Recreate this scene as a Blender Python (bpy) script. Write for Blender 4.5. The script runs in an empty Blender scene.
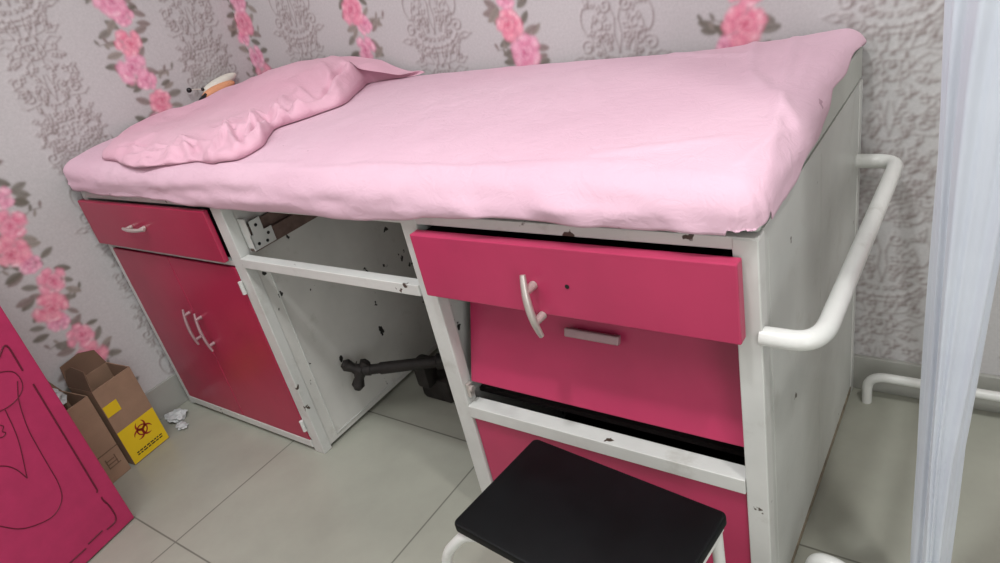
import bpy, bmesh, math, random
import numpy as np
from mathutils import Vector, Matrix, noise
PI = math.pi
S = bpy.context.scene
C = S.collection
random.seed(4)

# ------------------------------------------------------------ materials
def srgb(r, g, b):
    f = lambda c: (c/255/12.92) if c/255 <= .04045 else ((c/255+.055)/1.055)**2.4
    return (f(r), f(g), f(b), 1)

class NT:
    def __init__(s, name):
        s.m = bpy.data.materials.new(name); s.m.use_nodes = True
        s.t = s.m.node_tree; s.b = s.t.nodes['Principled BSDF']
    def n(s, typ, **kw):
        x = s.t.nodes.new(typ)
        for k, v in kw.items():
            if k in x.inputs.keys(): x.inputs[k].default_value = v
            else: setattr(x, k, v)
        return x
    def l(s, a, b): s.t.links.new(a, b)
    def math(s, op, a, b=0.0, c=None):
        x = s.n('ShaderNodeMath', operation=op)
        for i, v in enumerate((a, b, c)):
            if v is None: continue
            if hasattr(v, 'links'): s.l(v, x.inputs[i])
            else: x.inputs[i].default_value = v
        return x.outputs[0]
    def mix(s, f, a, b):
        x = s.n('ShaderNodeMix', data_type='RGBA')
        for i, v in ((0, f), (6, a), (7, b)):
            if hasattr(v, 'links'): s.l(v, x.inputs[i])
            else: x.inputs[i].default_value = v
        return x.outputs[2]
    def ramp(s, f, p0, p1):
        x = s.n('ShaderNodeMapRange'); s.l(f, x.inputs[0]); x.inputs[1].default_value = p0; x.inputs[2].default_value = p1
        return x.outputs[0]
    def noise(s, scale, detail=2, rough=.5, co=None, dist=0):
        x = s.n('ShaderNodeTexNoise'); x.inputs['Scale'].default_value = scale
        x.inputs['Detail'].default_value = detail; x.inputs['Roughness'].default_value = rough
        x.inputs['Distortion'].default_value = dist
        s.l(co or s.co(), x.inputs['Vector']); return x.outputs['Fac']
    def co(s):
        if not hasattr(s, '_co'): s._co = s.n('ShaderNodeTexCoord').outputs['Object']
        return s._co
    def bump(s, h, strength=.3, dist=.002):
        x = s.n('ShaderNodeBump'); x.inputs['Strength'].default_value = strength; x.inputs['Distance'].default_value = dist
        s.l(h, x.inputs['Height']); s.l(x.outputs[0], s.b.inputs['Normal'])

def plain(name, col, rough=.5, metal=0, var=.12, scale=8, spec=.5, bump=0):
    k = NT(name); c = srgb(*col)
    d = tuple(x*(1-var) for x in c[:3])+(1,)
    f = k.noise(scale, 4, .6)
    k.l(k.mix(k.ramp(f, .35, .65), d, c), k.b.inputs['Base Color'])
    k.b.inputs['Roughness'].default_value = rough; k.b.inputs['Metallic'].default_value = metal
    k.b.inputs['Specular IOR Level'].default_value = spec
    if bump: k.bump(k.noise(scale*12, 3), bump, .001)
    return k.m

def chipped(name, col, rough=.4, amt=.66, rust=(70, 58, 50), stain=(150, 146, 135), cscale=26):
    k = NT(name); c = srgb(*col)
    base = k.mix(k.ramp(k.noise(5, 4, .6), .38, .72), c, tuple(a*.86 for a in c[:3])+(1,))
    st = k.ramp(k.noise(9, 6, .7), .58, .78)
    base = k.mix(k.math('MULTIPLY', st, .55), base, srgb(*stain))
    chip = k.ramp(k.noise(cscale, 3, .55), amt, amt+.02)
    k.l(k.mix(chip, base, srgb(*rust)), k.b.inputs['Base Color'])
    k.b.inputs['Roughness'].default_value = rough
    k.bump(k.math('SUBTRACT', k.noise(40, 3), chip), .15, .001)
    return k.m

WHITE = chipped('white_enamel', (202, 203, 199), .35, .70)
PANEL = chipped('inner_panel_paint', (204, 203, 198),   .45, .672, rust=(34, 32, 30), cscale=24)
SIDE = chipped('side_panel_paint', (190, 192, 187), .4, .74)
TUBE = chipped('white_tube_paint', (214, 215, 211), .3, .72, rust=(120, 108, 96))
PINK = chipped('crimson_gloss_paint', (178, 52, 90), .36, .8, rust=(120, 20, 50), stain=(162, 46, 82))
PINKD = chipped('crimson_door_paint', (166, 38, 72), .3, .8, rust=(110, 16, 44), stain=(150, 32, 64))
BOARD = plain('hot_pink_board', (176, 42, 90), .6, var=.12, scale=20, bump=.15)
LINE = plain('dark_drawn_line', (96, 12, 40), .6)
CHROME = plain('worn_chrome', (205, 196, 190), .3, .55, scale=30)
GREYH = plain('grey_handle', (176, 146, 150), .4, .3, scale=30)
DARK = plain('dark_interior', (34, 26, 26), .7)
REDUNDER = plain('dark_red_board', (98, 22, 40), .6)
RUNNER = plain('brown_runner', (112, 92, 84), .6, var=.4, scale=40)
BLACK = plain('black_stool_top', (9, 12, 14), .5, var=.5, scale=12, spec=.2)
IRON = plain('dark_iron', (44, 40, 38), .6, .3, var=.4, scale=40, bump=.4)
CARD = plain('cardboard', (150, 122, 100), .85, var=.15, scale=14)
CARDI = plain('cardboard_inside', (112, 88, 70), .9, var=.2)
YEL = plain('yellow_print', (222, 190, 20), .6, var=.08)
REDP = plain('dark_red_print', (150, 40, 20), .7)
INK = plain('dark_ink', (50, 40, 20), .7)
ORANGE = plain('orange_fabric', (226, 160, 120), .7)
OFFW = plain('off_white_fabric', (224, 220, 208), .6)
BLK = plain('black_plastic', (14, 14, 16), .4)
PLAST = plain('white_paper', (200, 205, 205), .6)
FOAM = plain('mattress_vinyl', (186, 189, 182), .5)
CEIL = plain('ceiling_paint', (225, 225, 222), .8)
FARW = plain('plain_wall_paint', (222, 221, 218), .8)
SKIRT = plain('skirting_tile', (158, 158, 152), .35, var=.1, scale=6)
RUST = plain('rusty_edge', (140, 128, 108), .7, var=.5, scale=40)

def sheet_mat(name, col, tint):
    k = NT(name)
    a = k.mix(k.ramp(k.noise(2.2, 3, .5), .35, .7), srgb(*col), srgb(*tint))
    spot = k.ramp(k.noise(34, 2, .5), .775, .785)
    k.l(k.mix(k.math('MULTIPLY', spot, .6), a, srgb(150, 110, 125)), k.b.inputs['Base Color'])
    k.b.inputs['Roughness'].default_value = .8; k.b.inputs['Sheen Weight'].default_value = .08
    k.b.inputs['Specular IOR Level'].default_value = .25
    w = k.n('ShaderNodeTexWave'); w.inputs['Scale'].default_value = 3; w.inputs['Distortion'].default_value = 7
    w.inputs['Detail'].default_value = 3; k.l(k.co(), w.inputs['Vector'])
    h = k.math('ADD', k.math('MULTIPLY', w.outputs['Fac'], .25), k.noise(22, 5, .6, dist=1.2))
    k.bump(h, .4, .007)
    return k.m
SHEET = sheet_mat('pale_pink_cotton', (214, 179, 194), (208, 171, 187))
COVER = sheet_mat('pink_cotton_cover', (214, 164, 182), (218, 176, 191))

def floor_mat():
    k = NT('ceramic_floor_tile'); g = k.n('ShaderNodeNewGeometry')
    sp = k.n('ShaderNodeSeparateXYZ'); k.l(g.outputs['Position'], sp.inputs[0])
    def d(o, off):
        f = k.math('FRACT', k.math('DIVIDE', k.math('ADD', o, off), .608))
        return k.math('MULTIPLY', k.math('MINIMUM', f, k.math('SUBTRACT', 1.0, f)), .608)
    dx = d(sp.outputs[0], -.558+6.08); dy = d(sp.outputs[1], .408+6.08)
    m = k.math('MINIMUM', dx, dy)
    line = k.math('SUBTRACT', 1.0, k.ramp(m, .0010, .0030))
    a = k.mix(k.ramp(k.noise(3, 5, .65), .35, .7), srgb(160, 161, 149), srgb(148, 149, 138))
    k.l(k.mix(k.math('MULTIPLY', line, .8), a, srgb(88, 87, 80)), k.b.inputs['Base Color'])
    k.b.inputs['Roughness'].default_value = .3
    k.b.inputs['Specular IOR Level'].default_value = .4
    k.bump(k.math('MULTIPLY', line, -1.0), .3, .001)
    return k.m
FLOOR = floor_mat()

def wall_mat():
    k = NT('floral_wallpaper')
    at = k.n('ShaderNodeAttribute', attribute_name='Pattern')
    f = k.noise(140, 3, .6); g = k.noise(3, 3)
    c = k.mix(k.ramp(f, .3, .7), (1, 1, 1, 1), (.9, .9, .9, 1))
    mx = k.n('ShaderNodeMix', data_type='RGBA', blend_type='MULTIPLY'); mx.inputs[0].default_value = 1
    k.l(at.outputs['Color'], mx.inputs[6]); k.l(c, mx.inputs[7])
    k.l(mx.outputs[2], k.b.inputs['Base Color'])
    k.b.inputs['Roughness'].default_value = .5; k.b.inputs['Specular IOR Level'].default_value = .3
    k.bump(f, .15, .001)
    return k.m
WALL = wall_mat()

def curtain_mat():
    k = NT('white_curtain_fabric')
    k.l(k.mix(k.ramp(k.noise(6, 4), .3, .7), srgb(198, 204, 212), srgb(186, 191, 202)), k.b.inputs['Base Color'])
    k.b.inputs['Roughness'].default_value = .7; k.b.inputs['Sheen Weight'].default_value = .2
    k.bump(k.noise(60, 3), .1, .001)
    return k.m
CURT = curtain_mat()

# ------------------------------------------------------------ geometry helpers
def box(bm, x0, y0, z0, x1, y1, z1, bev=0, M=None):
    g = bmesh.ops.create_cube(bm, size=1)
    vs = g['verts']
    bmesh.ops.scale(bm, verts=vs, vec=(abs(x1-x0), abs(y1-y0), abs(z1-z0)))
    bmesh.ops.translate(bm, verts=vs, vec=((x0+x1)/2, (y0+y1)/2, (z0+z1)/2))
    if bev:
        es = list({e for v in vs for e in v.link_edges})
        r = bmesh.ops.bevel(bm, geom=es, offset=bev, segments=2, affect='EDGES', profile=.5)
        vs = list({v for f in r['faces'] for v in f.verts} | {v for v in vs if v.is_valid})
    if M is not None: bmesh.ops.transform(bm, matrix=M, verts=vs)
    return vs

def smooth_path(pts, r=.03, n=6):
    out = [Vector(pts[0])]
    rs = r if isinstance(r, (list, tuple)) else [r]*(len(pts)-2)
    for i in range(1, len(pts)-1):
        p = Vector(pts[i]); a = (Vector(pts[i-1])-p); b = (Vector(pts[i+1])-p); q = rs[i-1]
        A = p+a.normalized()*min(q, a.length*.49); B = p+b.normalized()*min(q, b.length*.49)
        for k in range(n+1):
            t = k/n; out.append(A*(1-t)**2+p*2*t*(1-t)+B*t*t)
    out.append(Vector(pts[-1])); return out

def tube(bm, pts, r, n=12, caps=True, flat=1.0, up=None):
    pts = [Vector(p) for p in pts]; rings = []
    prev = None
    for i, p in enumerate(pts):
        t = (pts[min(i+1, len(pts)-1)]-pts[max(i-1, 0)]).normalized()
        if prev is None:
            a = Vector(up) if up else (Vector((0, 0, 1)) if abs(t.z) < .9 else Vector((1, 0, 0)))
            a = (a-t*a.dot(t)).normalized()
        else: a = (prev-t*prev.dot(t)).normalized()
        prev = a; b = t.cross(a); rr = r[i] if isinstance(r, (list, tuple)) else r
        rings.append([bm.verts.new(p+a*math.cos(2*PI*k/n)*rr+b*math.sin(2*PI*k/n)*rr*flat) for k in range(n)])
    for i in range(len(rings)-1):
        for k in range(n):
            bm.faces.new((rings[i][k], rings[i][(k+1) % n], rings[i+1][(k+1) % n], rings[i+1][k]))
    if caps: bm.faces.new(rings[0][::-1]); bm.faces.new(rings[-1])

def obj(name, bm, mat, parent=None, loc=None, smooth=False, mats=None):
    """link bm as one mesh; vertices are given in the world (or in the parent's frame if loc='local')"""
    me = bpy.data.meshes.new(name)
    o = bpy.data.objects.new(name, me)
    off = Vector((0, 0, 0))
    if parent is not None and loc != 'local':
        q = parent
        while q is not None: off += q.location; q = q.parent
    if parent is None and loc is not None and loc != 'local': off = Vector(loc)
    if off.length: bmesh.ops.translate(bm, verts=bm.verts, vec=-off)
    bmesh.ops.recalc_face_normals(bm, faces=bm.faces)
    bm.to_mesh(me); bm.free()
    for m in (mats or [mat]): me.materials.append(m)
    if smooth:
        for p in me.polygons: p.use_smooth = True
        if smooth != 'all':
            try: me.set_sharp_from_angle(angle=math.radians(40))
            except Exception: pass
    if parent is not None: o.parent = parent
    elif loc is not None and loc != 'local': o.location = off
    C.objects.link(o); return o

def thing(name, label, cat, loc, rotz=0, group=None):
    o = bpy.data.objects.new(name, None); o.empty_display_size = .1
    o.location = loc; o.rotation_euler = (0, 0, rotz)
    o['label'] = label; o['category'] = cat
    if group: o['group'] = group
    C.objects.link(o); return o
def struct(o): o['kind'] = 'structure'; return o
def B(*a, **k):
    bm = bmesh.new(); box(bm, *a, **k); return bm

# ------------------------------------------------------------ room
WX, WY = -.04, .757          # left wall, back wall
RX, FY, H = 3.4, -2.6, 2.75  # right wall, front wall, ceiling
struct(obj('floor', B(WX-.1, FY-.1, -.08, RX+.1, WY+.1, 0), FLOOR))
struct(obj('ceiling', B(WX-.1, FY-.1, H, RX+.1, WY+.1, H+.08), CEIL))
struct(obj('wall_right', B(RX, FY, 0, RX+.1, WY, H), FARW))
struct(obj('wall_front', B(WX, FY-.1, 0, RX, FY, H), FARW))
struct(obj('baseboard_back', B(WX, WY-.012, 0, RX, WY, .1, bev=.002), SKIRT))
struct(obj('baseboard_left', B(WX, FY, 0, WX+.010, WY-.012, .112, bev=.002), SKIRT))

# wallpaper raster: colour of each fine wall vertex
class Canvas:
    def __init__(s, u0, u1, v0, v1, st, base):
        s.u0, s.v0, s.st = u0, v0, st
        s.nu = int(round((u1-u0)/st))+1; s.nv = int(round((v1-v0)/st))+1
        s.a = np.zeros((s.nv, s.nu, 3)); s.a[:] = base
    def win(s, u0, u1, v0, v1):
        i0 = max(0, int((u0-s.u0)/s.st)); i1 = min(s.nu, int((u1-s.u0)/s.st)+2)
        j0 = max(0, int((v0-s.v0)/s.st)); j1 = min(s.nv, int((v1-s.v0)/s.st)+2)
        if i1 <= i0 or j1 <= j0: return None
        U, V = np.meshgrid(s.u0+np.arange(i0, i1)*s.st, s.v0+np.arange(j0, j1)*s.st)
        return slice(j0, j1), slice(i0, i1), U, V
    def blend(s, w, m, col, al):
        m = np.clip(m, 0, 1)[..., None]*al
        s.a[w[0], w[1]] = s.a[w[0], w[1]]*(1-m)+np.array(col)*m
    def blob(s, cu, cv, ru, rv, ang, col, al=1, soft=.25, leaf=0):
        R = max(ru, rv)*1.3; w = s.win(cu-R, cu+R, cv-R, cv+R)
        if not w: return
        c, q = math.cos(ang), math.sin(ang); x = (w[2]-cu)*c+(w[3]-cv)*q; y = -(w[2]-cu)*q+(w[3]-cv)*c
        if leaf:
            t = np.clip(1-(x/ru)**2, 0, 1)
            d = np.abs(y)/(rv*t**.8+1e-6); m = np.where(np.abs(x) < ru, (1.1-d)/soft, 0)
        else:
            th = np.arctan2(y/rv, x/ru); d = np.sqrt((x/ru)**2+(y/rv)**2)*(1+.07*np.sin(5*th+cu*90))
            m = (1-d)/soft
        s.blend(w, m, col, al)
    def stroke(s, pts, wd, col, al=1):
        for (a, b) in zip(pts[:-1], pts[1:]):
            w = s.win(min(a[0], b[0])-2*wd, max(a[0], b[0])+2*wd, min(a[1], b[1])-2*wd, max(a[1], b[1])+2*wd)
            if not w: continue
            dx, dy = b[0]-a[0], b[1]-a[1]; L2 = dx*dx+dy*dy+1e-12
            t = np.clip(((w[2]-a[0])*dx+(w[3]-a[1])*dy)/L2, 0, 1)
            d = np.hypot(w[2]-a[0]-t*dx, w[3]-a[1]-t*dy)
            s.blend(w, (wd-d)/wd*1.4, col, al)

L3 = lambda r, g, b: np.array(srgb(r, g, b)[:3])
def rose(cv, u, v, r, rng, hue):
    pal = [(L3(240, 168, 188), L3(226, 118, 150), L3(198, 74, 116)), (L3(240, 182, 204), L3(224, 132, 166), L3(192, 82, 128)),
           (L3(243, 170, 186), L3(229, 120, 150), L3(202, 76, 112))][hue]
    a0 = rng.random()*6; n = rng.choice((5, 6, 7))
    for k in range(n):
        a = a0+k*2*PI/n+rng.uniform(-.3, .3); rr = r*rng.uniform(.52, .72); q = rng.uniform(.8, 1.2)
        cv.blob(u+rr*math.cos(a), v+rr*math.sin(a), r*.50*q, r*.40*q, a+PI/2, pal[1]*.95, .75, .45)
        cv.blob(u+rr*1.08*math.cos(a), v+rr*1.08*math.sin(a), r*.42*q, r*.30*q, a+PI/2+rng.uniform(-.4, .4), pal[0], .8, .7)
    cv.blob(u, v, r*.62, r*.56, a0, pal[1], .75, .5)
    ox, oy = rng.uniform(-.15, .15)*r, rng.uniform(-.15, .15)*r
    for k in range(5):
        a = a0+.5+k*2*PI/5+rng.uniform(-.4, .4); rr = r*rng.uniform(.2, .38)
        cv.blob(u+ox+rr*math.cos(a), v+oy+rr*math.sin(a), r*.30, r*.20, a+PI/2, pal[0]*.95, .75, .6)
        cv.blob(u+ox+rr*.8*math.cos(a+.4), v+oy+rr*.8*math.sin(a+.4), r*.2, r*.08, a+PI/2, pal[2], .55, .6)
    cv.blob(u+ox, v+oy, r*.17, r*.13, a0, pal[2], .7, .6)
    for k in range(6):
        a = rng.random()*6.28; cv.blob(u+r*.75*math.cos(a), v+r*.75*math.sin(a), r*.22, r*.12, a+1.5, L3(250, 214, 222), .6, .9)
def leaf(cv, u, v, ang, ln, rng):
    c = [L3(128, 124, 116), L3(140, 126, 122), L3(112, 108, 98), L3(150, 142, 134)][rng.randrange(4)]
    cu, cw = u+math.cos(ang)*ln*.5, v+math.sin(ang)*ln*.5
    cv.blob(cu, cw, ln*.5, ln*.24, ang, c, .9, .4, leaf=1)
    cv.stroke([(u, v), (u+math.cos(ang)*ln*.9, v+math.sin(ang)*ln*.9)], .0022, c*.6, .6)
def garland(cv, cu, v0, v1, seed, ph=0):
    rng = random.Random(seed); v = v0+ph; k = 0
    while v < v1:
        u = cu+.022*math.sin(k*1.7+seed)+rng.uniform(-.006, .006)
        for j in range(5):
            sd = 1 if (j+k) % 2 else -1; a = (0 if sd > 0 else PI)+rng.uniform(-.9, .9)
            st = u+sd*.03; vv = v+rng.uniform(-.04, .05)
            leaf(cv, st, vv, a, rng.uniform(.036, .056), rng)
        if k % 2 == 0:
            sd = 1 if (k//2) % 2 else -1; pts = [(u+sd*.03, v), (u+sd*.06, v+.014), (u+sd*.09, v+.01)]
            cv.stroke(pts, .0022, L3(120, 112, 104), .8)
            for q in range(4):
                leaf(cv, u+sd*(.045+.014*q), v+.012, (PI/2 if q % 2 else -PI/2)+sd*-.5, .022, rng)
        v += .05 if k % 3 == 2 else .072; k += 1
    rng = random.Random(seed); v = v0+ph; k = 0
    while v < v1:
        u = cu+.022*math.sin(k*1.7+seed)+rng.uniform(-.006, .006)
        if k % 3 == 2: rose(cv, u, v, .034, rng, 1)
        else: rose(cv, u, v, .052 if k % 3 == 0 else .045, rng, (k+seed) % 3)
        v += .05 if k % 3 == 2 else .072; k += 1

def spiral(cx, cy, r, a0, turns, sgn, n=26):
    return [(cx+r*(1-.8*t)*math.cos(a0+sgn*turns*2*PI*t), cy+r*(1-.8*t)*math.sin(a0+sgn*turns*2*PI*t)) for t in [i/n for i in range(n+1)]]
def arc(cx, cy, rx, ry, a0, a1, n=18):
    return [(cx+rx*math.cos(a0+(a1-a0)*i/n), cy+ry*math.sin(a0+(a1-a0)*i/n)) for i in range(n+1)]
def motif():
    """one damask repeat, .62 high: list of (points, width) for the right half; mirrored when drawn"""
    m = []; rg = random.Random(12)
    add = lambda p, w=.0024: m.append((p, w))
    def lf(x, y, a, l, k=.2):
        ex, ey = x+l*math.cos(a), y+l*math.sin(a); nx, ny = -math.sin(a)*l*k, math.cos(a)*l*k
        add([(x, y), ((x+ex)/2+nx, (y+ey)/2+ny), (ex, ey)]); add([(x, y), ((x+ex)/2-nx, (y+ey)/2-ny), (ex, ey)], .002)
    def ros(x, y, r, n=5):
        for i in range(n):
            a = i*2*PI/n+x*40; add(arc(x+r*.62*math.cos(a), y+r*.62*math.sin(a), r*.42, r*.38, a-1.9, a+1.9, 8), .0022)
        add(spiral(x, y, r*.42, a, 1.2, 1, 12), .002)
    for a, l in [(1.5, .055), (1.05, .06), (.65, .06), (.2, .05)]: lf(.004, .02, a, l)
    add(spiral(.055, .03, .026, 1.2, 1.1, -1)); add(spiral(.085, .07, .018, 4, 1.1, 1))
    add(arc(0, .125, .086, .068, -1.3, 1.0)); add(arc(0, .125, .078, .06, -1.1, .8), .002)
    for x, y, r in [(.022, .125, .024), (.05, .15, .018), (.05, .098, .018), (.012, .17, .015), (.016, .082, .015)]: ros(x, y, r)
    for i in range(6): lf(.07*math.cos(-1+i*.4), .125+.055*math.sin(-1+i*.4), -1+i*.4, .026, .3)
    add([(0, .205), (.030, .212), (.018, .235), (.012, .262), (.026, .295), (.05, .308)], .003); add([(0, .215), (.01, .25), (.004, .29)], .002)
    add(spiral(.062, .24, .024, 3.4, 1.2, -1)); add(spiral(.075, .285, .018, -1.2, 1.2, 1)); add([(.02, .235), (.05, .218), (.085, .214), (.10, .226)])
    for a in (-.9, -.3, .3): lf(.06, .262, a, .035, .3)
    ros(.004, .365, .034, 6)
    for x, y, a, l in [(.035, .35, -.5, .05), (.04, .37, .1, .05), (.03, .395, .7, .05), (.015, .335, -1.1, .045), (.012, .40, 1.3, .035), (.06, .395, .3, .04)]: lf(x, y, a, l, .25)
    add(arc(0, .485, .082, .045, -PI/2, -.2), .003); add(arc(0, .472, .084, .046, -PI/2, -.3), .0022)
    for i in range(5): add(spiral(.010+.016*i, .462+.0022*i*i, .008, i, 1.1, 1, 10), .002)
    for i in range(4): lf(.015+.02*i, .445+.003*i*i, -1.2+.25*i, .032, .3)
    add(spiral(.085, .495, .02, 2.6, 1.2, -1)); lf(.085, .465, .1, .045)
    add([(0, .48), (.010, .52), (.005, .56), (.022, .61)], .003); lf(.02, .49, 1.2, .055); lf(.04, .49, .8, .05); ros(.028, .515, .014)
    add(spiral(.05, .545, .026, 3.8, 1.25, 1)); add(spiral(.026, .592, .018, 0, 1.2, -1)); add(arc(.07, .56, .026, .038, -1.2, 1.8)); lf(.07, .59, 1.2, .035)
    for _ in range(70):
        y = rg.uniform(.01, .61); x = rg.uniform(.006, .085+.015*math.sin(y*20)); lf(x, y, rg.uniform(-1.5, 1.8), rg.uniform(.010, .02), .35)
    return m
MOT = motif()
def damask(cv, cu, v0, v1, off, tone, sc=1.0):
    base = v0-.62*sc+off
    while base < v1:
        for yy in range(12):
            cv.blob(cu, base+(yy+.5)*.62*sc/12, .085+.02*math.sin(yy*2), .04, 0, tone*.86, .35, .8)
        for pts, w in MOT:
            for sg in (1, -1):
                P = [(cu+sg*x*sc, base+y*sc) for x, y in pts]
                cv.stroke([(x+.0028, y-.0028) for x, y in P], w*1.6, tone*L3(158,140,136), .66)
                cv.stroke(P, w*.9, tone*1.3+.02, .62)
        base += .62*sc

TONE = L3(190, 188, 188)
def paint_wall(cv, garlands, damasks):
    # soft printed blotches of the ground colour
    rng = random.Random(9)
    for i in range(160):
        u = rng.uniform(cv.u0, cv.u0+cv.nu*cv.st); v = rng.uniform(cv.v0, cv.v0+cv.nv*cv.st)
        cv.blob(u, v, rng.uniform(.05, .14), rng.uniform(.04, .1), rng.random()*3, TONE*rng.choice((.93, 1.05)), .35, 1.0)
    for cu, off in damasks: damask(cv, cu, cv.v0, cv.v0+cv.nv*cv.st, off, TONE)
    for cu, seed, ph in garlands: garland(cv, cu, cv.v0, cv.v0+cv.nv*cv.st, seed, ph)

def soften(cv, n=1):
    for _ in range(n):
        a = cv.a; p = np.pad(a, ((1, 1), (1, 1), (0, 0)), 'edge')
        cv.a = (p[:-2, 1:-1]+p[2:, 1:-1]+p[1:-1, :-2]+p[1:-1, 2:]+2*a)/6
def grid_wall(name, cv, to3d, outline, hole=None):
    """fine painted grid; the unseen rest of the wall is plain quads of the same mesh"""
    nu, nv = cv.nu, cv.nv
    U, V = np.meshgrid(cv.u0+np.arange(nu)*cv.st, cv.v0+np.arange(nv)*cv.st)
    co = to3d(U.ravel(), V.ravel())
    idx = np.arange(nu*nv).reshape(nv, nu)
    q = np.stack([idx[:-1, :-1], idx[:-1, 1:], idx[1:, 1:], idx[1:, :-1]], -1).reshape(-1, 4)
    if hole:
        f = ~((co[q[:, 0], hole[0]] < hole[1]) & (co[q[:, 0], 2] < hole[2])); q = q[f]
        us_, inv = np.unique(q, return_inverse=True); co = co[us_]; q = inv.reshape(-1, 4); colr = cv.a.reshape(-1, 3)[us_]
    else: colr = cv.a.reshape(-1, 3)
    n0 = len(co); ue, ve = cv.u0+(nu-1)*cv.st, cv.v0+(nv-1)*cv.st
    u0, u1, v0, v1 = outline
    rects = [(u0, u1, ve, v1), (u0, u1, v0, cv.v0), (u0, cv.u0, cv.v0, ve), (ue, u1, cv.v0, ve)]
    if hole:
        hu = cv.u0+math.ceil((hole[1]-cv.u0)/cv.st)*cv.st; hv = cv.v0+math.ceil((hole[2]-cv.v0)/cv.st)*cv.st
        rects.append((cv.u0, hu, cv.v0, hv))
    rects = [r for r in rects if r[1]-r[0] > 1e-4 and r[3]-r[2] > 1e-4]
    eu = np.array([c for r in rects for c in (r[0], r[1], r[1], r[0])]); ev = np.array([c for r in rects for c in (r[2], r[2], r[3], r[3])])
    co = np.concatenate([co, to3d(eu, ev)]); q = np.concatenate([q, n0+np.arange(4*len(rects)).reshape(-1, 4)])
    me = bpy.data.meshes.new(name)
    me.vertices.add(len(co)); me.vertices.foreach_set('co', co.astype(np.float32).ravel())
    me.loops.add(q.size); me.loops.foreach_set('vertex_index', q.astype(np.int32).ravel())
    me.polygons.add(len(q)); me.polygons.foreach_set('loop_start', (np.arange(len(q))*4).astype(np.int32))
    me.update(calc_edges=True)
    at = me.color_attributes.new('Pattern', 'FLOAT_COLOR', 'POINT')
    col = np.ones((len(co), 4), np.float32); col[:n0, :3] = colr; col[n0:, :3] = TONE
    at.data.foreach_set('color', col.ravel())
    me.materials.append(WALL)
    o = bpy.data.objects.new(name, me); C.objects.link(o); return struct(o)

cb = Canvas(WX, 2.75, .1, 1.50, .0025, TONE)
paint_wall(cb, [(-.005, 6, .05), (.557, 3, .03), (1.13, 7, .045), (1.715, 5, .057), (2.345, 8, 0)], [(.265, .50), (.845, .42), (1.417, .32), (2.01, .36), (2.58, .4)])
soften(cb, 3)
grid_wall('wall_back', cb, lambda u, v: np.stack([u, np.full_like(u, WY), v], -1), (WX, RX, 0, H), (0, 1.93, .80))
cl = Canvas(-.95, WY, .1, 1.50, .0028, TONE)
paint_wall(cl, [(-.20, 2, .03), (.352, 4, .01), (.80, 6, .05), (-.76, 1, 0)], [(.075, .12), (.585, .20), (-.48, .3)])
soften(cl, 2)
grid_wall('wall_left', cl, lambda u, v: np.stack([np.full_like(u, WX), u, v], -1), (FY, WY, 0, H))

# ------------------------------------------------------------ couch with cabinets
L, D, T = 1.963, .745, .80
CO = thing('examination_couch', 'long white and crimson metal examination couch with drawers and cupboards under the pink mattress', 'examination couch', (.98, .37, 0))
def part(name, bm, mat, parent=CO, label=None, smooth=False):
    o = obj(name, bm, mat, parent, smooth=smooth)
    if label: o['label'] = label
    return o
pw = .036
PX = {'a': (0, .020), 'b': (.665, .708), 'c': (1.303, 1.343), 'd': (1.927, L)}
for k, (x0, x1) in PX.items():
    for y0, y1 in ((0, .03), (D-.03, D)):
        part('post', B(x0, y0, 0 if k != 'a' else .004, x1, y1, T, bev=.002), WHITE)
e = .0005
# front and back rails
part('top_rail', B(.001, .001, T-.018, L-.001, .029, T+.002, bev=.0015), WHITE)
part('top_rail', B(.001, D-.029, T-.03, L-.001, D-.001, T+.002, bev=.0015), WHITE)
part('middle_rail', B(PX['b'][1]+e, -.004, .622, PX['c'][0]-e, .022, .647, bev=.0015), WHITE)
part('bottom_rail', B(PX['a'][1]+e, -.002, .014, PX['b'][0]-e, .022, .039, bev=.0015), WHITE)
part('drawer_rail', B(PX['c'][1]+e, -.003, .323, PX['d'][0]-e, .032, .354, bev=.0015), WHITE)
part('drawer_rail', B(PX['a'][1]+e, .004, .618, PX['b'][0]-e, .02, .632, bev=.001), WHITE)
# side panels
part('side_panel', B(0, .03+e, .02, .006, D-.03-e, T-.002), WHITE)
part('side_panel', B(.694, .03+e, .012, .706, D-.03-e, T-.002), PANEL, label='grey white inner panel with flaked black paint spots')
part('side_panel', B(1.305, .03+e, .012, 1.317, D-.03-e, T-.002), PANEL)
sp = part('side_panel', B(L-.012, .03+e, .02, L-.0015, D-.03-e, T+.003), SIDE, label='large white end panel with worn paint')
bm = bmesh.new()
box(bm, L-.006, .0305, .010, L, D-.0305, .026, bev=.001)
part('edge_strip', bm, RUST, sp, label='rusty edging strip')
# thin inner fold line of the end panel
part('panel_seam', B(L-.004, .048, .03, L-.0008, .0495, T-.02), WHITE, sp)
part('panel_seam', B(L-.004, .372, .03, L-.0010, .3732, T-.02), WHITE, sp)
bm = bmesh.new(); box(bm, .7065, .06, .03, .709, .063, .60); box(bm, .7065, .06, .028, .709, D-.05, .031)
part('panel_seam', bm, WHITE)
bm = bmesh.new(); box(bm, .02, D-.012, .03, .69, D-.006, T-.03)
part('back_panel', bm, DARK)
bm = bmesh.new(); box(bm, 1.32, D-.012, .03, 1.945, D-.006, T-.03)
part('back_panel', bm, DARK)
part('cabinet_floor', B(.020, .031, .02, .69, D-.02, .028), WHITE)
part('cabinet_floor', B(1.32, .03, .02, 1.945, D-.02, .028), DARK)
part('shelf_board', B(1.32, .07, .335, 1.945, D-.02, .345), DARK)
part('couch_board', B(.008, .031, T-.016, L-.014, D-.031, T), REDUNDER)
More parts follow.
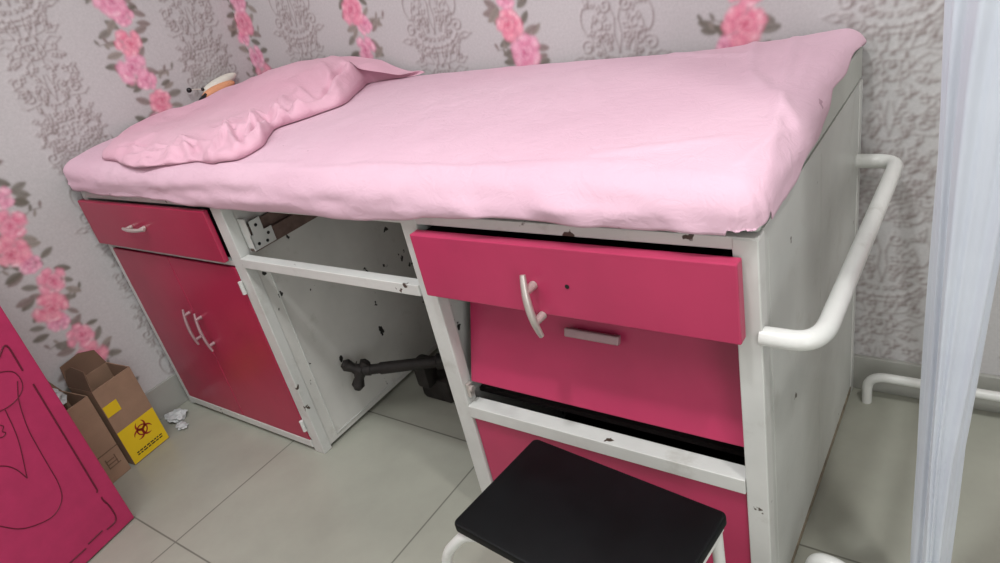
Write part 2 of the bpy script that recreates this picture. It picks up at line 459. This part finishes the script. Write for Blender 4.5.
# drawer slide visible in the knee space
bm = bmesh.new()
box(bm, .711, .032, .650, .734, .70, .69, bev=.002); box(bm, .711, .032, .6905, .722, .70, .72)
part('drawer_slide', bm, RUNNER, label='dusty brown drawer runner')
bm = bmesh.new()
box(bm, .735, .028, .655, .738, .095, .695); box(bm, .735, .040, .695, .738, .072, .730); box(bm, .709, .0305, .66, .738, .0325, .74)
br = part('bracket', bm, WHITE)
for (y, z) in ((.045, .668), (.080, .682), (.055, .715), (.070, .665)):
    bm = bmesh.new(); tube(bm, [(.7375, y, z), (.7388, y, z)], .0045, 8)
    part('screw_hole', bm, BLK, br)

def bow_handle(parent, c, ax, ln, proj, r, mat, posts=.6, over=0, label=None):
    """arched bar handle; ax = direction of the bar, it stands out towards -y"""
    ax = Vector(ax).normalized(); c = Vector(c); out = Vector((0, -1, 0))
    bm = bmesh.new(); pts = []
    for i in range(15):
        t = -1+2*i/14; pts.append(c+ax*t*ln/2+out*(proj*(1-.32*t*t)))
    tube(bm, pts, [r*(.8+.35*(1-(-1+2*i/14)**2)) for i in range(15)], 10)
    for s in (-1, 1):
        p = c+ax*s*ln/2*posts
        tube(bm, [p+out*.0005, p+out*proj*.93], [r*1.25, r*1.05], 10)
    o = obj('handle', bm, mat, parent, smooth=True)
    if label: o['label'] = label
    return o
# left drawer
dr = part('drawer', B(-.012, -.016, .636, .655, -.001, .778, bev=.003), PINKD, label='closed crimson drawer')
bow_handle(dr, (.292, -.016, .712), (1, 0, .03), .12, .022, .005, CHROME, .62)
# left doors
dl = part('door', B(.022, -.001, .040, .3375, .010, .614, bev=.002), PINKD)
d2 = part('door', B(.3395, -.001, .040, .662, .010, .614, bev=.002), PINKD)
bow_handle(dl, (.310, -.001, .383), (-.06, 0, -1), .125, .022, .0042, GREYH, .7)
bow_handle(d2, (.372, -.001, .375), (.03, 0, -1), .13, .022, .0042, GREYH, .7)
for z in (.56, .10):
    bm = bmesh.new(); tube(bm, [(.668, -.006, z-.018), (.668, -.006, z+.018)], .006, 10)
    obj('hinge', bm, WHITE, d2, smooth=True)
# right upper drawer: pulled out a little
du = part('drawer', B(1.346, -.027, .644, 1.942, -.004, .775, bev=.0025), PINK, label='crimson drawer standing slightly open')
bm = bmesh.new()
box(bm, 1.352, -.0035, .655, 1.36, .60, .765); box(bm, 1.908, -.0035, .655, 1.916, .60, .765)
box(bm, 1.36, .592, .655, 1.908, .60, .765); box(bm, 1.36, -.0035, .655, 1.908, .592, .66)
obj('drawer_box', bm, DARK, du)
h = bow_handle(du, (1.606, -.027, .672), (.10, 0, -1), .118, .03, .0062, CHROME, .50, label='bow handle hanging crooked from one screw')
bm = bmesh.new(); tube(bm, [(1.668, -.0268, .706), (1.668, -.0280, .706)], .004, 10)
obj('screw_hole', bm, BLK, du)
# things lying in the drawer and showing in the gap
# right second drawer: dropped in, leaning back
M2 = Matrix.Translation((0, .018, .407)) @ Matrix.Rotation(-math.radians(20), 4, 'X')
bm = bmesh.new(); box(bm, 1.352, 0, 0, 1.9255, .016, .215, bev=.0025, M=M2)
dm = part('drawer', bm, PINK, label='crimson drawer dropped back inside the cabinet')
bm = bmesh.new()
hp = [(1.578, -.004, .150), (1.690, -.004, .150)]
box(bm, 1.590, -.022, .141, 1.701, -.010, .158, bev=.003, M=M2)
box(bm, 1.596, -.011, .144, 1.608, .0, .155, M=M2); box(bm, 1.683, -.011, .144, 1.695, .0, .155, M=M2)
o = obj('handle', bm, GREYH, dm); o['label'] = 'flat grey bar handle'
# latch bits on the center post
bm = bmesh.new(); box(bm, 1.3435, .006, .372, 1.352, .02, .405, bev=.001)
tube(bm, [(1.352, .013, .392), (1.358, .013, .392)], .007, 10)
part('latch', bm, CHROME)
# lower front panel
kp = part('lower_panel', B(1.3445, .006, .03, 1.926, .016, .321, bev=.0015), PINK)
# handrail
rp = smooth_path([(L-.004, .008, .642), (2.038, .008, .642), (2.038, .708, .636), (L-.004, .708, .636)], [.058, .04], 8)
bm = bmesh.new(); tube(bm, rp, .0150, 16)
part('handrail', bm, TUBE, smooth=True, label='white painted tubular rail on the end')
# ------------------------------------------------------------ mattress and fitted sheet
MT = thing('mattress', 'thin couch mattress under a wrinkled pale pink fitted sheet', 'mattress', (.98, .37, T+.003))
obj('foam_core', B(.012, .012, T+.0035, L-.0018, D-.004, T+.072, bev=.006), FOAM, MT)
def ridge(x, y, a, b, w, h):
    ax, ay = a; bx, by = b; dx, dy = bx-ax, by-ay; l2 = dx*dx+dy*dy
    t = max(0, min(1, ((x-ax)*dx+(y-ay)*dy)/l2)); px, py = ax+t*dx, ay+t*dy
    d = math.hypot(x-px, y-py); return h*math.exp(-(d/w)**2)*(.4+.6*math.sin(PI*min(1, max(0, .15+.7*t))))
CRE = [((1.84, .70), (1.97, .03), .010, .006), ((1.75, .74), (1.82, .46), .010, .005), ((1.82, .46), (1.99, .16), .012, .006),
       ((1.90, .60), (1.93, .30), .012, .005), ((1.70, .06), (1.88, .12), .012, .004), ((1.5, .03), (1.80, .04), .012, .004),
       ((1.2, .03), (1.62, .015), .010, .004), ((.95, .0), (1.25, .02), .010, .004), ((.9, .65), (1.15, .35), .02, .003),
       ((1.15, .35), (1.3, .1), .02, .003), ((1.4, .6), (1.6, .3), .02, .003), ((.75, .02), (1.02, .03), .012, .004),
       ((1.58, .70), (1.78, .60), .012, .004), ((1.93, .05), (1.99, .30), .010, .005)]
ZTOP = .894
def top(x, y):
    y0, y1 = -.020, D+.006
    z = ZTOP+.006*math.sin(PI*min(1, max(0, (y-y0)/(y1-y0))))+.005*noise.noise((x*2.1, y*2.4, 3))
    z -= .010*math.exp(-((y-.0)/.07)**2)
    z += .016*max(0, (x-1.6)/.36)*max(0, (y-.35)/.4)
    for c in CRE: z += ridge(x, y, c[0], c[1], c[2], c[3]*1.0)
    z += .010*max(0, (.2-x)/.2)+.006*max(0, (x-1.75)/.2)*max(0, (y-.5)/.25)
    return z+noise.noise((x*11, y*9, 1))*.0020+noise.noise((x*30, y*14, 6))*.0007
def sheet():
    r = .046; x0, x1, y0, y1 = -.037, L+.010, -.020, D+.006
    cx0, cx1, cy0, cy1 = x0+r, x1-r, y0+r, y1-r
    ztop = .894; bm = bmesh.new()
    us = []; st = .0075
    ex = lambda d: r*PI/2+d
    def axis(c0, c1, e0, e1):
        out = []; n = int(math.ceil(e0/.005)); out += [c0-e0*(1-i/n) for i in range(n)]
        n = int((c1-c0)/st); out += [c0+(c1-c0)*i/n for i in range(n)]
        n = int(math.ceil(e1/.005)); out += [c1+e1*i/n for i in range(n+1)]
        return out
    X = axis(cx0, cx1, ex(.02), ex(.020)); Y = axis(cy0, cy1, ex(.034), ex(.012))
    rows = []
    for v in Y:
        row = []
        for u in X:
            px, py = min(max(u, cx0), cx1), min(max(v, cy0), cy1)
            dx, dy = u-px, v-py; d = math.hypot(dx, dy)
            # hem length varies along the front and the end
            hm = 1.0
            if v < cy0:
                f = noise.noise((u*3.1, 4.2, 0))*.07+noise.noise((u*14, 1.2, 0))*.04
                mid = .16*math.exp(-((u-.9)/.40)**2)-.13*min(1, max(0, (u-1.25)/.3))
                hm = 1+f+mid
            if u > cx1:
                hm *= 1-.42*min(1, max(0, (v-.26)/.16))+.08*noise.noise((v*9, 7, 0))+.10*max(0, 1-abs(v-.15)/.15)
            d2 = d*hm
            if dx and dy: d2 = min(d2, r*PI/2+.016)
            if d > 0: nx, ny = dx/d, dy/d
            else: nx = ny = 0
            if d2 < r*PI/2: off = r*math.sin(d2/r); dz = r*(1-math.cos(d2/r))
            else: off = r; dz = r+(d2-r*PI/2)
            x, y, z = px+nx*off, py+ny*off, ztop-dz
            z += top(x, y)-ztop
            # wrinkles of the hanging side, running along it
            k = min(1, d2/(r*PI/2))
            cf = 1-max(0, min(1, (u-1.86)/.06)) if v < cy0+.06 else 1
            if k > 0:
                lat = y if abs(nx) > abs(ny) else x
                w = noise.noise((lat*4, z*28, 2.3))*.009+noise.noise((lat*13, z*38, 5.3))*.0034
                if v < cy0 and 1.0 < u < 1.9: w += .011*max(0, noise.noise((lat*11+z*12, z*22, 8)))*min(1, (u-1.0)*2)
                hemroll = .006*max(0, (d2-.09)/.02) if d2 > .09 else 0
                w += .004*k-hemroll
                w = w*cf+.002*(1-cf)
                x += nx*w*k; y += ny*w*k
                if abs(nx) > .05 and abs(ny) > .05:
                    a = math.atan2(ny, nx); q = .0012*math.sin(a*14)*k; x += nx*q; y += ny*q
            row.append(bm.verts.new((x, min(y, WY-.002), z)))
        rows.append(row)
    for j in range(len(rows)-1):
        for i in range(len(X)-1): bm.faces.new((rows[j][i], rows[j][i+1], rows[j+1][i+1], rows[j+1][i]))
    return bm
so = obj('fitted_sheet', sheet(), SHEET, MT, smooth='all')
md = so.modifiers.new('thickness', 'SOLIDIFY'); md.thickness = .002; md.offset = -1

# ------------------------------------------------------------ bundled pink cover on the left end
def cmr(pts, n=8):
    P = [Vector((x, y)) for x, y in pts]; out = []
    for i in range(len(P)):
        a, b, c, d = P[i-1], P[i], P[(i+1) % len(P)], P[(i+2) % len(P)]
        for k in range(n):
            t = k/n; out.append(.5*((2*b)+(c-a)*t+(2*a-5*b+4*c-d)*t*t+(3*b-a-3*c+d)*t*t*t))
    return out
OUT = [(.16, .035), (.26, .02), (.36, -.005), (.46, -.012), (.56, .012), (.64, .03), (.72, .02), (.80, .035), (.815, .10), (.76, .17), (.72, .23), (.76, .31),
       (.785, .40), (.73, .50), (.68, .58), (.64, .655), (.70, .70), (.80, .728), (.70, .742), (.45, .742), (.2, .742), (.03, .735), (.05, .64), (.055, .50), (.045, .37), (-.02, .33), (-.015, .22), (.07, .12)]
def cover():
    bd = cmr(OUT, 8); n = len(bd); c = Vector((.36, .38)); bm = bmesh.new(); rings = []
    NR = 84
    base = .9005
    def height(x, y, rho):
        g = .072*math.exp(-(((x-.42)/.32)**2+((y-.62)/.27)**2))+.004*math.exp(-(((x-.02)/.22)**2+((y-.35)/.25)**2))
        g += .014+.012*noise.noise((x*4, y*4, 2))
        for (a, b, w, hh) in [((.80, .05), (.55, .20), .011, .020), ((.81, .12), (.58, .27), .010, .015), ((.62, .03), (.50, .10), .010, .016), ((.76, .22), (.60, .36), .012, .016),
                              ((.34, .010), (.58, .06), .010, .014), ((.20, .035), (.44, .075), .009, .014), ((.71, .03), (.64, .15), .007, .018), ((.76, .10), (.66, .21), .007, .016),
                              ((.79, .40), (.52, .60), .014, .014), ((.72, .55), (.45, .70), .014, .010), ((.45, .0), (.49, .11), .008, .014), ((.76, .31), (.62, .26), .008, .016),
                              ((.70, .19), (.52, .24), .008, .014), ((.73, .36), (.60, .42), .008, .012), ((.26, .025), (.30, .13), .010, .008), ((.66, .10), (.70, .24), .006, .010)]:
            g += ridge(x, y, a, b, w, hh)
        for (a, b, w, hh) in [((.78, .075), (.62, .17), .008, .016), ((.68, .02), (.56, .09), .009, .016), ((.79, .16), (.62, .28), .008, .012), ((.40, .0), (.50, .05), .008, .012), ((.74, .27), (.6, .32), .008, .014)]:
            g -= ridge(x, y, a, b, w, hh)
        ch = [(.785, .09), (.735, .19), (.725, .25), (.755, .38), (.70, .49), (.64, .60)]
        for p, q in zip(ch[:-1], ch[1:]):
            d_ = ridge(x, y, p, q, .011, .5)
            g += .010*min(1, d_*2.5)
            g -= .012*min(1, 2.5*ridge(x, y, (p[0]-.035, p[1]+.01), (q[0]-.035, q[1]+.01), .009, .5))
        g -= .010*ridge(x, y, (.22, .075), (.40, .065), .009, 1)+.010*ridge(x, y, (.40, .065), (.56, .085), .009, 1)
        g *= 1-.45*max(0, 1-max(0, y)/.13)*min(1, max(0, (.6-x)/.1))
        near = math.exp(-(((x-.66)/.16)**2+((y-.18)/.16)**2))+.6*math.exp(-(((x-.4)/.22)**2+((y-.03)/.07)**2))
        g += (.010*near+.003)*(1-abs(noise.noise((x*9+y*6, y*12, 4)))*3)*min(1, rho*1.2)
        g *= 1-.75*min(1, max(0, (x-.64)/.1))*min(1, max(0, (y-.5)/.12))
        return max(g, .006)
    cen = bm.verts.new((c.x, c.y, top(c.x, c.y)+.003+height(c.x, c.y, 0)))
    for j in range(1, NR+1):
        rho = (j/NR)**.85; ring = []
        for i in range(n):
            p = c.lerp(bd[i], rho); dist = (bd[i]-c).length*(1-rho)
            f = min(1, dist/(.022+.10*max(0, 1-max(0, bd[i].x)/.12)*min(1, max(0, bd[i].y-.05)/.1))); prof = math.sqrt(max(0, 1-(1-f)**2))
            x, y = p
            z = top(x, y)+.0035+max(.0, height(x, y, rho))*prof
            ring.append(bm.verts.new((max(x, WX+.012), min(y, WY-.004), z)))
        rings.append(ring)
    # turned-under edge
    ring = []
    for i in range(n):
        p = bd[i].lerp(c, .05); ring.append(bm.verts.new((max(p.x, WX+.012), min(p.y, WY-.004), top(p.x, p.y)+.0015)))
    rings.append(ring)
    for i in range(n): bm.faces.new((cen, rings[0][i], rings[0][(i+1) % n]))
    for a, b in zip(rings[:-1], rings[1:]):
        for i in range(n): bm.faces.new((a[i], b[i], b[(i+1) % n], a[(i+1) % n]))
    return bm
co_ = obj('bundled_cover', cover(), COVER, None, loc=(.36, .38, .9), smooth='all')
co_['label'] = 'rumpled pink cotton cover bunched over the left end of the mattress'; co_['category'] = 'cover'

# small object at the wall behind the cover
PO = thing('small_pouch', 'small white and orange pouch with black tips between the wallpaper and the bundled cover', 'pouch', (.03, .50, .94))
bm = bmesh.new(); g = bmesh.ops.create_uvsphere(bm, u_segments=20, v_segments=12, radius=1)
for v in bm.verts: v.co = Vector((-.012+.022*v.co.x, .525+.075*v.co.y, .985+.018*v.co.z+.01*v.co.y))
obj('body', bm, OFFW, PO, smooth=True)
bm = bmesh.new(); bmesh.ops.create_uvsphere(bm, u_segments=20, v_segments=12, radius=1)
for v in bm.verts: v.co = Vector((.006+.022*v.co.x, .50+.07*v.co.y, .968+.018*v.co.z+.006*v.co.y))
obj('lower_flap', bm, ORANGE, PO, smooth=True)
bm = bmesh.new(); tube(bm, [(.012, .395, .945), (.012, .42, .957), (.012, .445, .968)], [.002, .007, .006], 8)
obj('tip', bm, BLK, PO, smooth=True)
bm = bmesh.new(); tube(bm, [(-.01, .45, .985), (-.01, .425, .992), (-.01, .41, .994)], .0018, 6)
obj('stalk', bm, OFFW, PO, smooth=True)
bm = bmesh.new(); bmesh.ops.create_uvsphere(bm, u_segments=10, v_segments=8, radius=.0085, matrix=Matrix.Translation((-.01, .405, .995)))
obj('knob', bm, BLK, PO, smooth=True)
bm = bmesh.new(); bmesh.ops.create_uvsphere(bm, u_segments=10, v_segments=8, radius=.006, matrix=Matrix.Translation((-.008, .452, .984)))
obj('knob', bm, BLK, PO, smooth=True)

PO.location.y += .06; PO.location.z -= .029

# ------------------------------------------------------------ step stool
ST = thing('step_stool', 'low step stool with black rectangular top and white tubular legs in front of the drawers', 'stool', (1.735, -.195, 0), -math.radians(6.0))
zt = .38
bm = bmesh.new(); box(bm, -.194, -.118, zt-.016, .186, .116, zt, bev=0)
ve = [e for e in bm.edges if abs(e.verts[0].co.z-e.verts[1].co.z) > .01]
bmesh.ops.bevel(bm, geom=ve, offset=.011, segments=5, affect='EDGES', profile=.5)
te = [e for e in bm.edges if e.verts[0].co.z > zt-.001 and e.verts[1].co.z > zt-.001 and len(e.link_faces) == 2 and any(abs(f.normal.z) < .5 for f in e.link_faces)]
bmesh.ops.bevel(bm, geom=te, offset=.004, segments=2, affect='EDGES', profile=.5)
obj('seat', bm, BLACK, ST, 'local', smooth=True)
bm = bmesh.new()
box(bm, -.180, -.108, zt-.034, .180, -.096, zt-.0165); box(bm, -.180, .096, zt-.034, .180, .108, zt-.0165)
box(bm, -.180, -.096, zt-.034, -.168, .096, zt-.0165); box(bm, .168, -.096, zt-.034, .182, .096, zt-.0165)
obj('seat_frame', bm, TUBE, ST, 'local')
for sy in (-1, 1):
    if sy < 0: p = smooth_path([(-.150, -.100, zt-.026), (-.185, -.110, zt-.034), (-.240, -.125, zt-.10), (-.246, -.13, 0)], [.02, .04], 7)
    else: p = smooth_path([(-.165, .094, zt-.026), (-.17, .094, zt-.12), (-.246, .09, zt-.22), (-.246, .09, 0)], [.04, .04], 7)
    bm = bmesh.new(); tube(bm, p, .0095, 12); obj('leg', bm, TUBE, ST, 'local', smooth=True)
    bm = bmesh.new(); tube(bm, [(.172, sy*.098, zt-.035), (.176, sy*.10, 0)], .0095, 12); obj('leg', bm, TUBE, ST, 'local', smooth=True)
bm = bmesh.new(); tube(bm, [(-.246, -.122, .08), (-.246, .088, .08)], .007, 10); obj('stretcher', bm, TUBE, ST, 'local', smooth=True)
bm = bmesh.new(); tube(bm, [(.175, -.095, .10), (.175, .095, .10)], .007, 10); obj('stretcher', bm, TUBE, ST, 'local', smooth=True)

# ------------------------------------------------------------ hot pink cupboard at left
d = Vector((.18, -.983, 0)).normalized()
ang = math.atan2(d.y, d.x)      # local x runs along the front, away from the couch; local y points into the cupboard's front
CU = thing('pink_cupboard', 'hot pink cupboard with dark outline drawing at left beside cardboard boxes', 'cupboard', (.351, -.409, 0), ang)
# local +y of this rotation = world +x : the front faces local +y
bm = bmesh.new(); box(bm, 0, -.33, .004, .62, -.012, .98, bev=.003); obj('cupboard_body', bm, BOARD, CU, 'local')
bm = bmesh.new(); box(bm, 0.0, -.0115, .004, .62, 0, .98, bev=.003); fd = obj('front_board', bm, BOARD, CU, 'local')
def drawn(paths, name='outline_drawing', r=.0016):
    bm = bmesh.new()
    for p in paths:
        pp = smooth_path([(x, .0004, z) for x, z in p], .03, 5) if len(p) > 2 else [Vector((x, .0004, z)) for x, z in p]
        tube(bm, pp, r, 6)
    return obj(name, bm, LINE, fd, 'local')
drawn([[(.062, .598), (.033, .624), (.036, .54)], [(.033, .497), (.042, .152)], [(.042, .152), (.046, .146)], [(.043, .126), (.044, .116), (.037, .087), (.039, .036), (.075, .038)],
       [(.085, .046), (.13, .045)], [(.14, .04), (.50, .042)], [(.062, .598), (.50, .60)]], 'border_line', .0024)
drawn([[(.09, .572), (.055, .555), (.048, .530), (.055, .50), (.09, .482), (.14, .488), (.17, .52), (.16, .56), (.12, .578), (.09, .572)],
       [(.058, .525), (.079, .485), (.097, .407), (.103, .315), (.107, .234), (.12, .195), (.154, .175), (.19, .185), (.23, .208), (.256, .251), (.29, .30), (.32, .42), (.30, .5)],
       [(.113, .482), (.12, .426), (.129, .387), (.156, .306)], [(.156, .306), (.164, .347), (.185, .376), (.22, .39)],
       [(.139, .458), (.133, .45), (.145, .442), (.136, .434), (.150, .428), (.16, .44), (.152, .455)]], 'outline_drawing', .0014)

# ------------------------------------------------------------ cardboard boxes
def carton(name, label, p, q, depth, h, flap, group=None, yellow=False):
    """p, q: floor ends of the printed face; it opens at the top"""
    p, q = Vector(p), Vector(q); w = (q-p).length; a = math.atan2((q-p).y, (q-p).x)
    t = thing(name, label, 'cardboard box', (p.x, p.y, 0), a, group)
    # local x along the face, local y into the box (towards the wall)
    th = .003; bm = bmesh.new()
    box(bm, 0, 0, .001, w, th, h); box(bm, 0, depth-th, .001, w, depth, h)
    box(bm, 0, th, .001, th, depth-th, h); box(bm, w-th, th, .001, w, depth-th, h); box(bm, th, th, .001, w-th, depth-th, .004)
    body = obj('box_body', bm, CARD, t, 'local')
    for (kind, M) in flap:
        bm = bmesh.new()
        if kind == 'back': ww, x0 = w, 0
        else: ww, x0 = depth, 0
        F = .070; vs = [(0, 0), (ww, 0), (ww*.93, F*.75), (ww*.60, F), (ww*.1, F*.9)]
        f1 = [bm.verts.new((x, 0, z)) for x, z in vs]; f2 = [bm.verts.new((x, th, z)) for x, z in vs]
        bm.faces.new(f1); bm.faces.new(f2[::-1])
        for i in range(5): bm.faces.new((f1[i], f2[i], f2[(i+1) % 5], f1[(i+1) % 5]))
        bmesh.ops.transform(bm, matrix=M, verts=bm.verts)
        obj('flap', bm, CARDI, t, 'local')
    return t, body, w
TR = Matrix.Translation; RT = Matrix.Rotation
hA = .288
pa, qa = (.118, -.279, 0), (.104, -.150, 0)
bA, body, w = carton('cardboard_box', 'open brown cardboard box with yellow biohazard print, against the skirting', pa, qa, .125, hA,
    [('back', TR((0, .124, hA)) @ RT(math.radians(-12), 4, 'X')),
     ('side', TR((.003, 0, hA)) @ RT(math.radians(90), 4, 'Z') @ RT(math.radians(12), 4, 'X'))])
bm = bmesh.new()
box(bm, .0005, -.0012, .004, w-.0005, -.0002, .128); box(bm, w+.0002, .004, .004, w+.001, .05, .11)
box(bm, .002, -.0012, .188, .048, -.0002, .226)
lab = obj('yellow_label', bm, YEL, body, 'local')
# biohazard sign
bm = bmesh.new(); cx, cz, R = .070, .088, .0165
def aring(cx, cz, r0, r1, a0, a1, n=22, taper=True):
    prev = None
    for i in range(n+1):
        t = i/n; a = a0+(a1-a0)*t; k = (1-abs(2*t-1)**3) if taper else 1
        ri = r1-(r1-r0)*k
        A = bm.verts.new((cx+ri*math.cos(a), -.0016, cz+ri*math.sin(a))); Bv = bm.verts.new((cx+(r1+.0006)*math.cos(a), -.0016, cz+(r1+.0006)*math.sin(a)))
        if prev: bm.faces.new((prev[0], prev[1], Bv, A))
        prev = (A, Bv)
for k in range(3):
    a = PI/2+k*2*PI/3; ox, oz = cx+R*.95*math.cos(a), cz+R*.95*math.sin(a)
    aring(ox, oz, R*.62, R*1.05, a+.45, a+2*PI-.45)
aring(cx, cz, R*.85, R*1.1, 0, 2*PI, taper=False)
obj('biohazard_sign', bm, REDP, lab, 'local')
bm = bmesh.new(); rg = random.Random(3)
for z in (.030, .022):
    x = .022
    while x < .112:
        l = rg.uniform(.006, .014); box(bm, x, -.0018, z, min(x+l, .115), -.0012, z+.0042); x += l+.003
obj('print_lines', bm, INK, lab, 'local')
pb, qb = (.135, -.430, 0), (.117, -.293, 0)
bB, body2, wB = carton('cardboard_box', 'plain brown cardboard box with tape line, between the pink cupboard and the yellow printed box', pb, qb, .13, .285,
    [('back', TR((0, .129, .285)) @ RT(math.radians(-35), 4, 'X'))])
bm = bmesh.new(); box(bm, .0, -.001, .098, wB, -.0002, .101)
for i in range(3): box(bm, .085, -.0012, .045+.012*i, .125-.006*i, -.0004, .048+.012*i)
for i in range(2): box(bm, .085+.03*i, -.0012, .045, .088+.03*i, -.0004, .080)
obj('print_lines', bm, CARDI, body2, 'local')

def crumple(name, label, cat, c, s, seed, mat):
    bm = bmesh.new(); bmesh.ops.create_icosphere(bm, subdivisions=3, radius=1)
    for v in bm.verts:
        n = v.co.normalized(); k = 1+.5*noise.noise(n*2.3+Vector((seed, 0, 0)))+.25*noise.noise(n*6+Vector((seed, 3, 0)))
        v.co = Vector((n.x*s[0]*k, n.y*s[1]*k, max(-s[2]*.95, n.z*s[2]*k)+s[2]*.95))
    o = obj(name, bm, mat, None, loc=None); o.location = c; o['label'] = label; o['category'] = cat; return o
crumple('crumpled_paper', 'crumpled white paper on the floor at the foot of the left cupboard doors', 'paper', (.035, -.075, .0005), (.035, .03, .014), 1, PLAST)
crumple('crumpled_paper', 'smaller white paper scrap on the floor nearer the yellow box', 'paper', (.100, -.098, .0005), (.022, .016, .008), 5, PLAST)
ln = crumple('plastic_liner', '', '', (0, 0, 0), (.034, .034, .04), 9, PLAST)
del ln['label'], ln['category']
ln.parent = bB; ln.location = (.085, .095, .255); ln['label'] = 'white plastic bag end sticking out'

# ------------------------------------------------------------ dark rod clamp under the couch
RC = thing('support_rod', 'dark iron rod with a lobed knob in the open space under the couch', 'metal rod', (.92, .35, 0))
bm = bmesh.new(); c = Vector((.757, .168, .193)); dv = Vector((.80, .60, -.10)).normalized()
a1 = Vector((0, 0, 1)); a1 = (a1-dv*a1.dot(dv)).normalized(); a2 = dv.cross(a1)
c = c+Vector((.012, .004, 0))
for dq in ((-.030, -.018, .026), (-.006, -.020, -.040), (.010, .020, .016)):
    q = c+Vector(dq); tube(bm, [c, (c+q)/2, q, q+(q-c)*.3], [.020, .014, .019, .010], 12)
tube(bm, [c-dv*.012, c+dv*.03], [.014, .018], 14)
obj('knob', bm, IRON, RC, smooth=True)
bm = bmesh.new(); tube(bm, [c+dv*.03, c+dv*.055, c+dv*.06, c+dv*.22, c+dv*.225, c+dv*.31], [.015, .015, .018, .017, .024, .024], 14)
obj('rod', bm, IRON, RC, smooth=True)
bm = bmesh.new(); e_ = c+dv*.30
bp = [(e_.x-.05, e_.y-.035), (e_.x+.06, e_.y+.02)]
e_ = Vector((.885, .345, 0))
box(bm, e_.x-.055, e_.y-.03, .001, e_.x+.065, e_.y+.035, .085, bev=.014)
box(bm, e_.x-.03, e_.y-.06, .07, e_.x+.02, e_.y-.01, .165, bev=.01)
obj('clamp_block', bm, IRON, RC, smooth=True)

# ------------------------------------------------------------ pipes at right
bm = bmesh.new(); tube(bm, smooth_path([(2.002, .70, 0), (2.002, .70, .082), (3.0, .70, .082), (3.0, .70, 0)], [.045, .045], 8), .0115, 14)
o = obj('floor_pipe', bm, TUBE, None, loc=(2.002, .70, 0), smooth=True); o['label'] = 'low white pipe rising from the floor and running along the wall at right'; o['category'] = 'pipe'
bm = bmesh.new(); tube(bm, smooth_path([(2.012, .085, 0), (2.012, .085, .118), (2.078, .075, .118), (2.078, .075, 0)], [.032, .032], 8), .014, 14)
o = obj('tube_stand', bm, TUBE, None, loc=(2.045, .08, 0), smooth=True); o['label'] = 'short white bent tube on the floor by the end panel of the couch'; o['category'] = 'tube'

# ------------------------------------------------------------ gathered curtain
def curtain():
    bm = bmesh.new(); rings = []; n = 120; zs = [0.02+i*(2.50-.02)/60 for i in range(61)]
    y0 = .10
    for z in zs:
        xl = 2.166-.024*min(1.2, z/1.0); xr = 2.214+.014*max(0, (z-.45)/.3)+.10*max(0, z-1.0)
        if z < .45: xr = 2.213
        w = (xr-xl)/2; cx = (xr+xl)/2; ring = []
        for k in range(n):
            a = 2*PI*k/n
            amp = .09*math.sin(a*7+z*.8+1)+.06*math.sin(a*12-z*1.1)+.03*math.sin(a*21+z*2)
            rr = 1+amp
            X = cx+w*.90*math.cos(a)*rr; Y = y0+.045*math.sin(a)*rr
            ring.append(bm.verts.new((X+.003*math.sin(z*5+a*3), Y, z)))
        rings.append(ring)
    for a, b in zip(rings[:-1], rings[1:]):
        for k in range(n): bm.faces.new((a[k], a[(k+1) % n], b[(k+1) % n], b[k]))
    bm.faces.new(rings[0][::-1]); bm.faces.new(rings[-1]); return bm
CT = thing('curtain', 'white gathered curtain hanging at the right beyond the couch handrail', 'curtain', (2.19, .10, .02))
obj('cloth', curtain(), CURT, CT, smooth='all')
bm = bmesh.new(); tube(bm, [(2.19, .10, 2.50), (2.19, .10, H-.06)], .006, 8); obj('hanger', bm, CHROME, CT)
bm = bmesh.new(); box(bm, 2.1, .085, H-.06, RX, .115, H-.001, bev=.002); obj('curtain_track', bm, CHROME, CT)

# ------------------------------------------------------------ lights
def lamp(name, loc, power, size, col=(1, .98, .96)):
    ld = bpy.data.lights.new(name, 'AREA'); ld.shape = 'DISK'; ld.size = size; ld.energy = power; ld.color = col
    o = bpy.data.objects.new(name, ld); o.location = loc; C.objects.link(o); return o
lamp('ceiling_lamp_light', (1.80, -.60, 2.62), 19, .16, (.98, .99, 1))
lamp('ceiling_lamp_light', (2.72, -.45, 2.62), 15, .16, (1, .98, .96))
ld = bpy.data.lights.new('added_overhead_fill', 'AREA'); ld.shape = 'RECTANGLE'; ld.size = 1.6; ld.size_y = 1.2; ld.energy = 26; ld.color = (.98, .98, 1)  # added soft fill from above to flatten the contrast, no real fixture
o = bpy.data.objects.new('added_overhead_fill', ld); o.location = (.9, -1.1, 2.70); C.objects.link(o)
ld = bpy.data.lights.new('added_side_fill', 'AREA'); ld.shape = 'RECTANGLE'; ld.size = 1.9; ld.size_y = 1.0; ld.energy = 15; ld.color = (.97, .99, 1)  # added fill from the right to lift the knee space and end panel
o = bpy.data.objects.new('added_side_fill', ld); o.location = (RX-.03, -1.5, 1.05); o.rotation_euler = (0, math.radians(90), 0); C.objects.link(o)
w = bpy.data.worlds.new('World'); S.world = w; w.use_nodes = True
w.node_tree.nodes['Background'].inputs[0].default_value = (.6, .62, .66, 1); w.node_tree.nodes['Background'].inputs[1].default_value = .3

# ------------------------------------------------------------ camera
cd = bpy.data.cameras.new('camera'); cd.sensor_width = 36; cd.lens = 36*.68496; cd.clip_start = .02
cam = bpy.data.objects.new('camera', cd); cam.location = (2.2138, -.8316, 1.2363)
cam.rotation_euler = (1.087795, .208773, .594074); C.objects.link(cam); S.camera = cam
vs = S.view_settings; vs.view_transform = 'Standard'; vs.look = 'None'; vs.gamma = 1; vs.use_curve_mapping = False
vs.exposure = 0.12
